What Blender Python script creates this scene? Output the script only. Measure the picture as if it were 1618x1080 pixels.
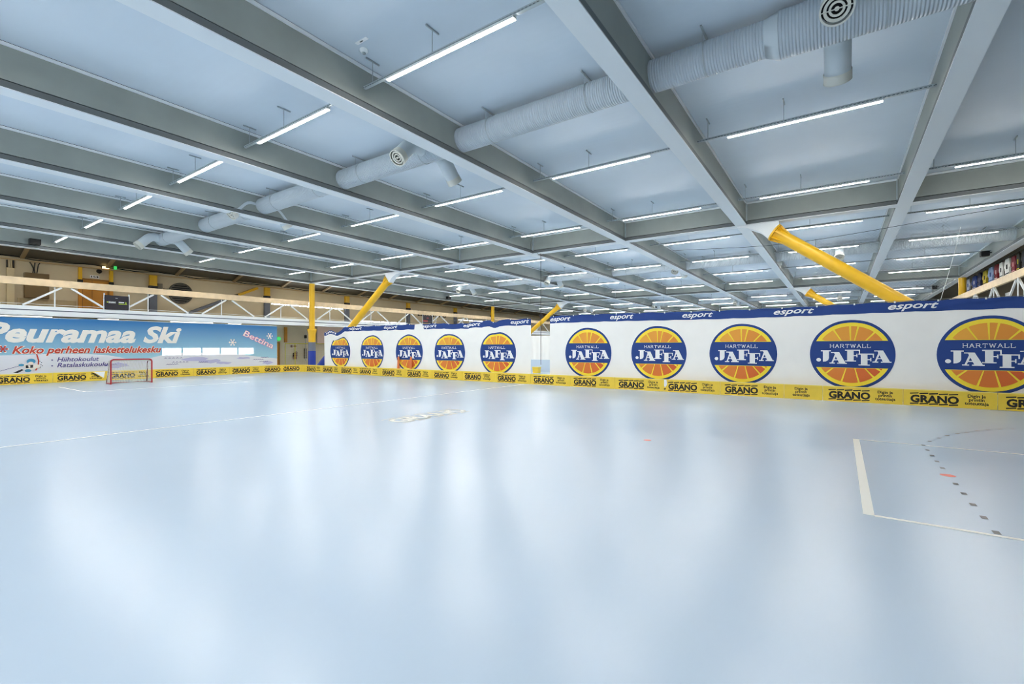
import bpy, bmesh, math, random
from mathutils import Vector, Matrix
random.seed(7)
S = bpy.context.scene
COL = S.collection
for o in list(bpy.data.objects): bpy.data.objects.remove(o)

# ------------------------------------------------------------------ camera, world, exposure
EYE = 1.81
cam_d = bpy.data.cameras.new('camera'); cam = bpy.data.objects.new('camera', cam_d); COL.objects.link(cam)
cam.location = (0, 0, EYE); cam.rotation_euler = (math.pi/2, 0, math.radians(35.01))
cam_d.sensor_width = 36; cam_d.lens = 740.8/1618*36; cam_d.shift_y = 6.45/1618
cam_d.clip_end = 300; cam_d.clip_start = .05
S.camera = cam
W = bpy.data.worlds.new('world'); S.world = W; W.use_nodes = True
W.node_tree.nodes['Background'].inputs[0].default_value = (.75, .85, 1, 1)
W.node_tree.nodes['Background'].inputs[1].default_value = 1.0
S.view_settings.view_transform = 'Standard'; S.view_settings.look = 'None'
S.view_settings.gamma = 1; S.view_settings.use_curve_mapping = False
S.view_settings.exposure = 0.76
S.cycles.use_denoising = True; S.cycles.filter_width = 1.0
S.cycles.max_bounces = 10; S.cycles.diffuse_bounces = 6
LAMP = 76.0            # strength of the strip lights
DAY = 12.0              # strength of daylight in the window panes

# ------------------------------------------------------------------ materials
def lin(c): return tuple((v/255/12.92) if v <= 10 else ((v/255+.055)/1.055)**2.4 for v in c)
MATS = {}
def mat(name, rgb, rough=.5, metal=0, emit=None, estr=0, noise=0, nscale=6, bump=0, bscale=40, spec=.5):
    if name in MATS: return MATS[name]
    m = bpy.data.materials.new(name); m.use_nodes = True; nt = m.node_tree; b = nt.nodes['Principled BSDF']
    c = lin(rgb)
    b.inputs['Base Color'].default_value = (*c, 1); b.inputs['Roughness'].default_value = rough
    b.inputs['Metallic'].default_value = metal; b.inputs['Specular IOR Level'].default_value = spec
    if emit: b.inputs['Emission Color'].default_value = (*lin(emit), 1); b.inputs['Emission Strength'].default_value = estr
    if noise or bump: tc = nt.nodes.new('ShaderNodeTexCoord')
    if noise:
        n = nt.nodes.new('ShaderNodeTexNoise'); n.inputs['Scale'].default_value = nscale; n.inputs['Detail'].default_value = 6
        nt.links.new(tc.outputs['Object'], n.inputs['Vector'])
        r = nt.nodes.new('ShaderNodeValToRGB'); r.color_ramp.elements[0].position = .3; r.color_ramp.elements[1].position = .7
        r.color_ramp.elements[0].color = (*[v*(1-noise) for v in c], 1); r.color_ramp.elements[1].color = (*[min(1, v*(1+noise)) for v in c], 1)
        nt.links.new(n.outputs['Fac'], r.inputs['Fac']); nt.links.new(r.outputs['Color'], b.inputs['Base Color'])
    if bump:
        n2 = nt.nodes.new('ShaderNodeTexNoise'); n2.inputs['Scale'].default_value = bscale
        nt.links.new(tc.outputs['Object'], n2.inputs['Vector'])
        bp = nt.nodes.new('ShaderNodeBump'); bp.inputs['Strength'].default_value = bump; bp.inputs['Distance'].default_value = .02
        nt.links.new(n2.outputs['Fac'], bp.inputs['Height']); nt.links.new(bp.outputs['Normal'], b.inputs['Normal'])
    MATS[name] = m; return m
def ribs(m, axis, scale, strength, dist=.01):
    """straight parallel ribs pressed into a surface"""
    nt = m.node_tree; b = nt.nodes['Principled BSDF']
    tc = nt.nodes.new('ShaderNodeTexCoord'); w = nt.nodes.new('ShaderNodeTexWave')
    w.wave_type = 'BANDS'; w.bands_direction = axis; w.inputs['Scale'].default_value = scale
    bp = nt.nodes.new('ShaderNodeBump'); bp.inputs['Strength'].default_value = strength; bp.inputs['Distance'].default_value = dist
    nt.links.new(tc.outputs['Object'], w.inputs['Vector']); nt.links.new(w.outputs['Fac'], bp.inputs['Height'])
    nt.links.new(bp.outputs['Normal'], b.inputs['Normal'])
    return m
M_STEEL = mat('painted_steel', (178, 190, 194), .5, noise=.05, nscale=1.5)
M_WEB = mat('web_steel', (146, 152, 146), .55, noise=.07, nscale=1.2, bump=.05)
M_SIDE = mat('flange_side_shaded', (96, 102, 102), .6)  # darker than the flange plate: shade on the side face put into the colour
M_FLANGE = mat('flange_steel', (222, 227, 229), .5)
M_CEIL = ribs(mat('roof_deck', (202, 213, 222), .55, noise=.03, nscale=.6), 'Y', 1.6, .07)
M_SOFFIT = mat('side_roof', (92, 86, 72), .7, noise=.12, nscale=1)
M_DUCT = ribs(mat('spiral_duct', (188, 198, 204), .4), 'X', 6.5, .7, .02)
M_DUCTP = mat('duct_plain', (196, 205, 209), .4)
M_CAP = mat('duct_cap', (206, 206, 196), .45)
M_BLACK = mat('black_plastic', (5, 5, 6), .5)
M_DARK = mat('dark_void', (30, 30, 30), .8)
M_WHITE = mat('white_paint', (232, 236, 236), .45)
M_YELLOW = mat('yellow_paint', (230, 180, 28), .35, noise=.04, nscale=3)
M_GREYW = mat('grey_pad', (104, 110, 122), .6)
M_BLUEPAD = mat('blue_pad', (22, 52, 150), .5)
M_WOOD = mat('glulam_wood', (232, 206, 166), .55, noise=.08, nscale=3)
M_WALL = mat('wall_panel', (208, 194, 162), .65, noise=.04, nscale=1.2)
M_WALLR = ribs(mat('ribbed_wall', (186, 168, 130), .65), 'Y', 2.2, .35)
M_LAMPB = mat('lamp_housing', (216, 216, 212), .4)
M_TUBE = mat('lamp_diffuser', (255, 252, 245), .4, emit=(255, 250, 243), estr=LAMP)
M_ZINC = mat('zinc_rail', (168, 176, 178), .4, .3)
M_WIRE = mat('steel_wire', (96, 104, 108), .5, .4)
M_CLOTH = mat('white_cloth', (246, 244, 238), .75, noise=.015, nscale=2)
M_NAVY = mat('navy_print', (26, 62, 132), .7)
M_PWHITE = mat('white_print', (240, 240, 240), .7)
M_PYEL = mat('yellow_print', (252, 226, 60), .7)
M_PBLACK = mat('black_print', (28, 22, 14), .6)
M_BOARD = mat('board_yellow', (240, 204, 62), .4, noise=.04, nscale=4)
M_BOARDT = mat('board_edge', (248, 224, 120), .45)
M_RED = mat('red_paint', (172, 34, 44), .35)
M_NETW = mat('net_white', (214, 214, 206), .8)
M_ORANGE = mat('orange_door', (196, 132, 40), .45, noise=.06, nscale=2)
M_DAY = mat('daylight_pane', (240, 246, 250), .3, emit=(235, 244, 255), estr=DAY)
M_MULL = mat('mullion', (200, 200, 196), .5)
M_GREEN = mat('exit_green', (40, 150, 70), .4, emit=(70, 220, 110), estr=.5)

# the printed orange slices: darker and redder towards the lower right of each printed fruit (ink, part of the logo)
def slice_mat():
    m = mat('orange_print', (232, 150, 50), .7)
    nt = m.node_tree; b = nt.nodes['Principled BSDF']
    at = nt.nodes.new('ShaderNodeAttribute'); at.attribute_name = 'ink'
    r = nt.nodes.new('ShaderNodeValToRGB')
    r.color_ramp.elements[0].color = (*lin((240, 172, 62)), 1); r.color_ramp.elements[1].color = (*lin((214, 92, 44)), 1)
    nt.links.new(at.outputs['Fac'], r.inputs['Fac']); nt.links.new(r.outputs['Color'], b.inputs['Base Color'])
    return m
M_SLICE = slice_mat()

def floor_mat():
    m = mat('sports_floor', (183, 200, 216), .3)
    nt = m.node_tree; b = nt.nodes['Principled BSDF']
    tc = nt.nodes.new('ShaderNodeTexCoord'); c = lin((183, 200, 216))
    n = nt.nodes.new('ShaderNodeTexNoise'); n.inputs['Scale'].default_value = .35; n.inputs['Detail'].default_value = 8
    n3 = nt.nodes.new('ShaderNodeTexNoise'); n3.inputs['Scale'].default_value = 60; n3.inputs['Detail'].default_value = 4
    mp = nt.nodes.new('ShaderNodeMapping'); mp.inputs['Scale'].default_value = (1, .15, 1)
    nt.links.new(tc.outputs['Object'], n.inputs['Vector']); nt.links.new(tc.outputs['Object'], mp.inputs['Vector'])
    nt.links.new(mp.outputs['Vector'], n3.inputs['Vector'])
    r = nt.nodes.new('ShaderNodeValToRGB')
    r.color_ramp.elements[0].position = .3; r.color_ramp.elements[1].position = .7
    r.color_ramp.elements[0].color = (*[v*.985 for v in c], 1); r.color_ramp.elements[1].color = (*[min(1, v*1.015) for v in c], 1)
    mx = nt.nodes.new('ShaderNodeMath'); mx.operation = 'MULTIPLY_ADD'; mx.inputs[1].default_value = .25
    nt.links.new(n3.outputs['Fac'], mx.inputs[0]); nt.links.new(n.outputs['Fac'], mx.inputs[2])
    sb = nt.nodes.new('ShaderNodeMath'); sb.operation = 'SUBTRACT'; sb.inputs[1].default_value = .125
    nt.links.new(mx.outputs[0], sb.inputs[0])
    nt.links.new(sb.outputs[0], r.inputs['Fac']); nt.links.new(r.outputs['Color'], b.inputs['Base Color'])
    rr = nt.nodes.new('ShaderNodeMapRange'); rr.inputs['To Min'].default_value = .24; rr.inputs['To Max'].default_value = .28
    nt.links.new(n.outputs['Fac'], rr.inputs['Value']); nt.links.new(rr.outputs['Result'], b.inputs['Roughness'])
    b.inputs['Specular IOR Level'].default_value = .5
    return m
M_FLOOR = floor_mat()
M_LINE = mat('floor_line', (238, 236, 224), .35)
M_DOT = mat('floor_dot', (84, 84, 82), .4)
M_RDOT = mat('floor_red', (236, 118, 104), .4)
M_DECALG = mat('decal_grey', (164, 162, 150), .45)

# ------------------------------------------------------------------ mesh helpers
class MB:
    def __init__(s): s.v = []; s.f = []; s.m = []; s.sm = []
    def add(s, vs, fs, mi=0, smooth=False):
        k = len(s.v); s.v += [tuple(v) for v in vs]
        for f in fs: s.f.append([i+k for i in f]); s.m.append(mi); s.sm.append(smooth)
    def box(s, x0, x1, y0, y1, z0, z1, mi=0, z=None):
        """z: optional function z(y) added to heights (the roof falls towards the far end)"""
        z = z or (lambda y: 0)
        vs = [(x, y, h+z(y)) for x in (x0, x1) for y in (y0, y1) for h in (z0, z1)]
        s.add(vs, [(0, 1, 3, 2), (4, 6, 7, 5), (0, 4, 5, 1), (2, 3, 7, 6), (0, 2, 6, 4), (1, 5, 7, 3)], mi)
    def bar(s, p, q, w, h, mi=0, up=(0, 0, 1)):
        p = Vector(p); q = Vector(q); d = (q-p).normalized(); u = Vector(up)
        a = d.cross(u).normalized(); b = a.cross(d)
        vs = [e + a*sx*w/2 + b*sz*h/2 for e in (p, q) for sx, sz in ((-1, -1), (1, -1), (1, 1), (-1, 1))]
        s.add(vs, [(0, 1, 2, 3), (7, 6, 5, 4), (0, 4, 5, 1), (1, 5, 6, 2), (2, 6, 7, 3), (3, 7, 4, 0)], mi)
    def tube(s, pts, r, n=12, mi=0, caps=True, smooth=True):
        pts = [Vector(p) for p in pts]; rs = r if isinstance(r, (list, tuple)) else [r]*len(pts)
        d0 = (pts[1]-pts[0]).normalized(); ref = Vector((0, 0, 1)) if abs(d0.z) < .9 else Vector((1, 0, 0))
        a = d0.cross(ref).normalized(); vs = []
        for i, p in enumerate(pts):
            d = ((pts[min(i+1, len(pts)-1)]-p).normalized() + (p-pts[max(i-1, 0)]).normalized()).normalized()
            a = (a - d*a.dot(d)).normalized(); b = d.cross(a)
            vs += [p + (a*math.cos(t)+b*math.sin(t))*rs[i] for t in (2*math.pi*k/n for k in range(n))]
        fs = [(i*n+k, i*n+(k+1) % n, (i+1)*n+(k+1) % n, (i+1)*n+k) for i in range(len(pts)-1) for k in range(n)]
        s.add(vs, fs, mi, smooth)
        if caps:
            s.add(vs[:n], [list(range(n))[::-1]], mi); s.add(vs[-n:], [list(range(n))], mi)
    def ring(s, c, axis, r0, r1, t, n=24, mi=0):
        """flat annulus with thickness"""
        c = Vector(c); d = Vector(axis).normalized(); ref = Vector((0, 0, 1)) if abs(d.z) < .9 else Vector((1, 0, 0))
        a = d.cross(ref).normalized(); b = d.cross(a); vs = []
        for rr, h in ((r0, 0), (r1, 0), (r1, t), (r0, t)):
            vs += [c + d*h + (a*math.cos(2*math.pi*k/n)+b*math.sin(2*math.pi*k/n))*rr for k in range(n)]
        s.add(vs, [(j*n+k, j*n+(k+1) % n, ((j+1) % 4)*n+(k+1) % n, ((j+1) % 4)*n+k) for j in range(4) for k in range(n)], mi, False)
    def prism(s, poly, f, t0, t1, mi=0):
        """poly: 2-D outline; f(u, v, t) -> point; extruded from t0 to t1"""
        n = len(poly); vs = [f(u, v, t) for t in (t0, t1) for u, v in poly]
        s.add(vs, [list(range(n))[::-1], list(range(n, 2*n))] + [(k, (k+1) % n, n+(k+1) % n, n+k) for k in range(n)], mi)
    def build(s, name, mats, parent=None, base=(0, 0, 0)):
        me = bpy.data.meshes.new(name); bx, by, bz = base
        me.from_pydata([(x-bx, y-by, z-bz) for x, y, z in s.v], [], s.f)
        for m in (mats if isinstance(mats, (list, tuple)) else [mats]): me.materials.append(m)
        me.polygons.foreach_set('material_index', s.m); me.polygons.foreach_set('use_smooth', s.sm)
        bm = bmesh.new(); bm.from_mesh(me); bmesh.ops.recalc_face_normals(bm, faces=bm.faces); bm.to_mesh(me); bm.free()
        me.update()
        o = bpy.data.objects.new(name, me); COL.objects.link(o)
        if parent: o.parent = parent
        return o
def tag(o, label=None, cat=None, group=None, kind=None):
    if label: o['label'] = label
    if cat: o['category'] = cat
    if group: o['group'] = group
    if kind: o['kind'] = kind
    return o
def thing(name, label, cat, loc=(0, 0, 0), group=None):
    o = bpy.data.objects.new(name, None); o.empty_display_size = .2; COL.objects.link(o); o.location = loc
    return tag(o, label, cat, group)
def copy_tree(o, loc, label, parent=None):
    c = o.copy(); COL.objects.link(c)
    if parent: c.parent = parent
    else: c.location = loc; c['label'] = label
    for ch in [x for x in bpy.data.objects if x.parent == o]: copy_tree(ch, None, None, c)
    return c
ORD = ['first', 'second', 'third', 'fourth', 'fifth', 'sixth', 'seventh', 'eighth', 'ninth', 'tenth', 'eleventh', 'twelfth', 'thirteenth', 'fourteenth', 'fifteenth', 'sixteenth', 'seventeenth']
def structure(name, mb, mats, label): return tag(mb.build(name, mats), label, kind='structure')

# ------------------------------------------------------------------ printing on cloth and boards
_fc = {}
def text2d(body, size=1, shear=0, bold=0, sx=1, spacing=1, align='LEFT'):
    """outline of a word as flat triangles in 2-D, from Blender's built-in face"""
    key = (body, shear, bold, spacing)
    if key not in _fc:
        cu = bpy.data.curves.new('t', 'FONT'); cu.body = body; cu.size = 1; cu.shear = shear; cu.offset = bold
        cu.space_character = spacing; cu.resolution_u = 3; cu.fill_mode = 'FRONT'
        ob = bpy.data.objects.new('t', cu); COL.objects.link(ob)
        dg = bpy.context.evaluated_depsgraph_get(); me = ob.evaluated_get(dg).to_mesh()
        vs = [(v.co.x, v.co.y) for v in me.vertices]; fs = [list(p.vertices) for p in me.polygons]
        ob.evaluated_get(dg).to_mesh_clear(); bpy.data.objects.remove(ob); bpy.data.curves.remove(cu)
        _fc[key] = (vs, fs)
    vs, fs = _fc[key]; x0 = min(v[0] for v in vs); x1 = max(v[0] for v in vs)
    off = {'LEFT': x0, 'CENTER': (x0+x1)/2, 'RIGHT': x1}[align]
    return [((x-off)*size*sx, y*size) for x, y in vs], fs
def text_fit(body, u0, u1, v0, cap, **k):
    """a word set between u0 and u1 on baseline v0 with the given capital height"""
    vs, fs = text2d(body, **k); w = max(v[0] for v in vs)-min(v[0] for v in vs); cap0 = .69
    return [(u0+(x/w)*(u1-u0), v0+y/cap0*cap) for x, y in vs], fs
class Print:
    """flat ink shapes laid over a surface; f(u, v, d) gives the point d in front of the surface"""
    def __init__(s): s.items = []
    def poly(s, pts, mi, layer, ink=0): s.items.append((list(pts), [list(range(len(pts)))], mi, layer, ink))
    def text(s, vf, mi, layer): s.items.append((vf[0], vf[1], mi, layer, 0))
    def circle(s, u, v, r, mi, layer, n=40, ru=None): s.poly([(u+(ru or r)*math.cos(2*math.pi*k/n), v+r*math.sin(2*math.pi*k/n)) for k in range(n)], mi, layer)
    def rect(s, u0, u1, v0, v1, mi, layer): s.poly([(u0, v0), (u1, v0), (u1, v1), (u0, v1)], mi, layer)
    def into(s, mb, f, L=None, inks=None, step=.004):
        for vs, fs, mi, layer, ink in s.items:
            bm = bmesh.new(); bv = [bm.verts.new((u, v, 0)) for u, v in vs]
            for q in fs:
                try: bm.faces.new([bv[i] for i in q])
                except ValueError: pass
            bmesh.ops.triangulate(bm, faces=bm.faces[:])
            if L:
                for _ in range(7):
                    lg = [e for e in bm.edges if e.calc_length() > L]
                    if not lg: break
                    bmesh.ops.subdivide_edges(bm, edges=lg, cuts=1); bmesh.ops.triangulate(bm, faces=bm.faces[:])
            bm.verts.index_update(); k0 = len(mb.v)
            mb.add([f(v.co.x, v.co.y, layer*step) for v in bm.verts], [[v.index for v in q.verts] for q in bm.faces], mi)
            if inks is not None: inks.append((k0, [(v.co.x, v.co.y) for v in bm.verts], ink))
            bm.free()

# ------------------------------------------------------------------ frame of the hall
SL = .0069
zc = lambda y: -SL*y                      # the roof falls gently towards the far end
ZF = EYE + 4.85                           # underside of the beams' lower flange at y = 0
ZW0, ZW1, ZD = EYE + 5.0, EYE + 5.66, EYE + 5.735   # web bottom, web top, roof deck
SP, X3, FW = 4.929, -2.989, .391          # beam spacing, right edge of the beam nearest the camera, flange width
def beam_x(i): return X3 + (i+1)*SP - FW/2
BEAMS = list(range(-7, 2))
YN, YF = -8.0, 88.0
XL, XR = -36.0, 9.9

# floor with its painted lines
mb = MB(); mb.box(XL-.2, XR+.2, YN, YF, -.2, 0, 0)
P = Print()
def frect(x0, x1, y0, y1, mi=1, l=1): P.poly([(x0, y0), (x1, y0), (x1, y1), (x0, y1)], mi, l)
CX, CY = -12.285, 8.87
frect(CX-.03, CX+.03, -.7, 18.5)
frect(.2, .3, 6.31, 11.34); frect(.3, 5.2, 6.29, 6.35); frect(.3, 5.2, 11.28, 11.34)
frect(-24.45, -24.36, 5.5, 11.8); frect(-28.4, -24.45, 5.47, 5.53); frect(-28.4, -24.45, 11.77, 11.83)
dots = [(1.24, CY+.49*k, 0) for k in (1, 2, 3, 4, 5)] + [(1.39, 11.86, -.2), (1.59, 12.38, -.4), (1.77, 12.82, -.45), (1.98, 13.22, -.5), (2.17, 13.54, -.6), (2.38, 13.86, -.65), (2.6, 14.16, -.7), (2.85, 14.45, -.8), (3.08, 14.66, -.9), (3.4, 14.86, -1.1), (3.8, 15.0, -1.3)]
for (x, y, a) in dots:
    for yy, aa in ((y, a), (2*CY-y, -a)):
        h = .055; ca, sa = math.cos(aa), math.sin(aa)
        P.poly([(x+ca*dx-sa*dy, yy+sa*dx+ca*dy) for dx, dy in ((-.5*h, -h), (.5*h, -h), (.5*h, h), (-.5*h, h))], 2, 2)
P.circle(1.23, CY, .085, 3, 2); P.circle(-3.04, 8.88, .07, 3, 2)
# worn sticker on the floor: pale letters with grey edging, tops towards -x
def decal(vf, mi, l): P.text(([(-8.36-v*1.25, 7.5+u*1.16) for u, v in vf[0]], vf[1]), mi, l)
decal(text_fit('GRANO', .04, 2.24, .14, .44, bold=.05), 4, 1); decal(text_fit('GRANO', .06, 2.22, .16, .40, bold=.02), 1, 2)
for k in range(5):
    for v in (.02, .62):
        P.poly([(-8.36-(v+dv)*1.25, 7.5+(.04+k*.44+du)*1.16) for du, dv in ((0, 0), (.4, .05), (.4, .1), (0, .05))], 4, 1)
P.into(mb, lambda u, v, d: (u, v, d), step=.0015)
structure('floor', mb, [M_FLOOR, M_LINE, M_DOT, M_RDOT, M_DECALG], 'pale blue sports floor with white court lines')

# roof deck, soffits of the side aisles, walls
mb = MB(); mb.box(beam_x(-7)-.1, beam_x(1)+.1, YN, YF, ZD, ZD+.15, 0, zc)
structure('ceiling', mb, M_CEIL, 'pale blue-grey roof deck above the beams')
mb = MB()
for x0, z0, x1, z1 in ((beam_x(-7)-.12, ZW1+.1, XL, EYE+4.78), (beam_x(1)+.12, ZW1+.1, XR, EYE+4.78)):
    s = 1 if x1 > x0 else -1
    vs = [(x, y, z+zc(y)) for y in (YN, YF) for x, z in ((x0, z0), (x1+s*.2, z1), (x1+s*.2, z1+.15), (x0, z0+.15))]
    mb.add(vs, [(0, 1, 2, 3), (4, 5, 6, 7), (0, 4, 5, 1), (1, 5, 6, 2), (2, 6, 7, 3), (3, 7, 4, 0)])
structure('trim_1', mb, M_SOFFIT, 'dark sloping soffit over the side galleries')
WIN = [(11.83, 17.72, EYE-.62, EYE-.12), (18.95, 25.4, EYE+3.2, EYE+3.6), (27.2, 33.0, EYE+2.22, EYE+2.36), (40.6, 45.2, EYE+2.96, EYE+3.08)]
def wall_with_holes(x0, x1, holes, zt):
    mb = MB(); ys = sorted({YN, YF} | {h[i] for h in holes for i in (0, 1)})
    for a, b in zip(ys, ys[1:]):
        c = (a+b)/2; z = 0
        for h in sorted((h for h in holes if h[0] < c < h[1]), key=lambda h: h[2]):
            mb.box(x0, x1, a, b, z, h[2]); z = h[3]
        mb.box(x0, x1, a, b, z, zt)
    return mb
structure('wall_left', wall_with_holes(XL-.2, XL, WIN, EYE+4.75), M_WALL, 'beige panel wall behind the left gallery')
mb = MB(); mb.box(XR, XR+.2, YN, YF, 0, EYE+4.75); structure('wall_right', mb, mat('right_wall', (120, 108, 88), .7), 'wall behind the right gallery')
mb = MB(); mb.box(XL-.2, XR+.2, YF, YF+.2, 0, 8); structure('wall_back', mb, mat('far_wall', (205, 208, 204), .7), 'pale far end wall')
mb = MB(); mb.box(XL-.2, XR+.2, YN-.2, YN, 0, 8); structure('wall_near', mb, mat('near_wall', (205, 208, 204), .7), 'pale wall behind the camera')
for k in range(4):  # added windows, out of view, glowing to brighten the near floor and beams
    w = tag(bpy.data.objects.new('window_%d' % (k+11), None), 'added tall glowing window behind the camera, unseen', kind='structure'); COL.objects.link(w)
    x0 = -34+11*k; mb = MB(); mb.box(x0, x0+9, YN+.03, YN+.05, 1.2, 6.2); mb.build('pane', mat('fill_pane', (240, 246, 250), .3, emit=(225, 238, 255), estr=.6), w)
    mb = MB()
    for j in range(4): mb.box(x0+3*j-.04, x0+3*j+.04, YN, YN+.09, 1.2, 6.2)
    mb.box(x0, x0+9, YN, YN+.09, 1.14, 1.2); mb.box(x0, x0+9, YN, YN+.09, 6.2, 6.26); mb.build('window_frame', M_MULL, w)
for k, (a, b, z0, z1) in enumerate(WIN):
    w = tag(bpy.data.objects.new('window_%d' % (k+1), None), 'bright strip window in the left wall', kind='structure'); COL.objects.link(w)
    mb = MB(); mb.box(XL-.12, XL-.1, a, b, z0, z1); mb.build('pane', M_DAY, w)
    mb = MB(); t = .015
    mb.box(XL-.1, XL+.02, a, b, z0, z0+t); mb.box(XL-.1, XL+.02, a, b, z1-t, z1)
    n = 5
    for j in range(n+1):
        y = a+(b-a)*j/n; mb.box(XL-.1, XL+.02, max(a, y-.04), min(b, y+.04), z0, z1)
    mb.build('window_frame', M_MULL, w)
mb = MB(); mb.box(XL+.002, XL+.04, 5.35, 7.7, EYE+1.78, EYE+2.58)
structure('trim_4', mb, M_WALLR, 'ribbed cladding low on the gallery wall at far left')
# gallery decks
mb = MB(); mb.box(XL, -33.15, YN, YF, EYE+1.62, EYE+1.78)
structure('trim_2', mb, mat('gallery_deck', (176, 160, 128), .7), 'deck of the left gallery')
mb = MB(); mb.box(6.75, XR, YN, YF, EYE+1.62, EYE+1.78)
structure('trim_3', mb, MATS['gallery_deck'], 'deck of the right gallery')

# ------------------------------------------------------------------ roof beams
def long_beam(i, label):
    x = beam_x(i); t = thing('roof_beam', label, 'beam', (x, 0, ZF), 'long parallel roof beams')
    m = MB(); m.box(-.165, .165, YN+.05, YF-.05, ZW0-ZF+.025, ZW1-ZF, 0, zc); m.box(-.12, .12, YN+.05, YF-.05, ZW0-ZF, ZW0-ZF+.025, 1, zc)  # dark strip paints the shadow gap between web and flange
    for yc in CROSS:                                                        # stiffeners by the crossings
        for dy in (-.33, .33): m.box(-.19, .19, yc+dy-.012, yc+dy+.012, ZW0-ZF+.025, ZW1-ZF, 0, zc)
    m.build('web', [M_WEB, M_DARK], t)
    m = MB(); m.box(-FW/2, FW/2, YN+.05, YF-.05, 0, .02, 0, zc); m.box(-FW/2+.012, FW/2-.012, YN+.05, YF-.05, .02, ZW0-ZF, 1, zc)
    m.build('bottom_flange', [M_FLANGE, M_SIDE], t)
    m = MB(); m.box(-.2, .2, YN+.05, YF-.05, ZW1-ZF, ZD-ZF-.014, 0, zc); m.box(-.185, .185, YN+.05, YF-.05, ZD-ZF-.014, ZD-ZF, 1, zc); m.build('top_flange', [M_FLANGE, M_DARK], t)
CROSS = [20.38, 42.9, 65.4]
for i in BEAMS:
    k = BEAMS[::-1].index(i)
    nm = {0: 'long grey roof beam at far right, above the right gallery rail', 8: 'outermost long grey roof beam at left, above the left gallery'}.get(k, 'long grey roof beam, %s of the parallel beams counted from the right' % ORD[k])
    long_beam(i, nm)
for c, yc in enumerate(CROSS):
    for i in BEAMS[:-1]:
        x0, x1 = beam_x(i)+FW/2, beam_x(i+1)-FW/2; L = (x1-x0)/2; k = BEAMS[:-1][::-1].index(i)
        t = thing('cross_beam', 'short grey cross beam in the %s cross line from the camera, %s bay from the right' % (ORD[c], ORD[k]), 'beam', ((x0+x1)/2, yc, ZF+zc(yc)), 'short cross beams between the long roof beams')
        m = MB(); m.box(-L, L, -.165, .165, .175, ZW1-ZF); m.box(-L, L, -.12, .12, .15, .175, 1); m.build('web', [M_WEB, M_DARK], t)  # same painted shadow gap along the cross beams
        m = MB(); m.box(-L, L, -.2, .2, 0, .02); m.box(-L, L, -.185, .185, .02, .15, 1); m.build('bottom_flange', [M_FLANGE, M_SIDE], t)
        m = MB(); m.box(-L, L, -.2, .2, ZW1-ZF, ZD-ZF-.01); m.build('top_flange', M_FLANGE, t)
        for s in (-1, 1):
            m = MB(); m.box(s*L-.02, s*L+.02, -.24, .24, .16, ZW1-ZF); m.build('end_plate', M_STEEL, t)

# ------------------------------------------------------------------ strip lights
ROWS = [-5.4, .4, 6.07, 12.45, 18.1, 23.5, 29.0, 34.7, 40.3, 46.0, 51.6, 57.2, 62.8]  # first two rows are added out of view to brighten the near floor
def light_rail_mat():
    m = mat('slotted_rail', (172, 180, 182), .4, .2)
    nt = m.node_tree; b = nt.nodes['Principled BSDF']; tc = nt.nodes.new('ShaderNodeTexCoord'); sp = nt.nodes.new('ShaderNodeSeparateXYZ')
    nt.links.new(tc.outputs['Object'], sp.inputs[0])
    def mth(op, a, v=None, w=None):
        n = nt.nodes.new('ShaderNodeMath'); n.operation = op; nt.links.new(a, n.inputs[0])
        if v is not None: n.inputs[1].default_value = v
        if w is not None: nt.links.new(w, n.inputs[1])
        return n.outputs[0]
    fr = mth('LESS_THAN', mth('FRACT', mth('MULTIPLY', sp.outputs[0], 14)), .6)
    lo = mth('LESS_THAN', mth('ABSOLUTE', mth('ADD', sp.outputs[2], -.108)), .006)
    mx = nt.nodes.new('ShaderNodeMix'); mx.data_type = 'RGBA'
    nt.links.new(mth('MULTIPLY', fr, w=lo), mx.inputs['Factor'])
    mx.inputs['A'].default_value = (*lin((172, 180, 182)), 1); mx.inputs['B'].default_value = (*lin((40, 46, 50)), 1)
    nt.links.new(mx.outputs['Result'], b.inputs['Base Color'])
    return m
M_RAIL = light_rail_mat()
def make_light(loc, label):
    t = thing('strip_light', label, 'ceiling light', loc, 'lit strip lights hanging in rows between the roof beams')
    h = 1.49
    m = MB(); m.box(-h-.01, h+.01, -.045, .045, .045, .085); m.build('housing', M_LAMPB, t)
    m = MB(); m.prism([(-.036, .045), (-.036, .037), (-.028, .031), (.028, .031), (.036, .037), (.036, .045)], lambda u, v, q: (q, u, v), -h, h); m.build('diffuser', M_TUBE, t)
    m = MB(); m.box(-2.2, 2.33, -.03, .03, .09, .14); m.build('mounting_rail', M_RAIL, t)
    for x in (-.3, -1.95):
        m = MB(); m.tube([(x, 0, .14), (x, 0, .55)], .008, 6); m.box(x-.012, x+.012, -.16, .16, .55, .58); m.build('hanger', M_ZINC, t)
    return t
def project(x, y, z):
    a = math.radians(35.01); d = -math.sin(a)*x+math.cos(a)*y; u = math.cos(a)*x+math.sin(a)*y
    return (809+740.8*u/d, 546.45-740.8*(z-EYE)/d) if d > .1 else (9999, 9999)
first = None
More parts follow.
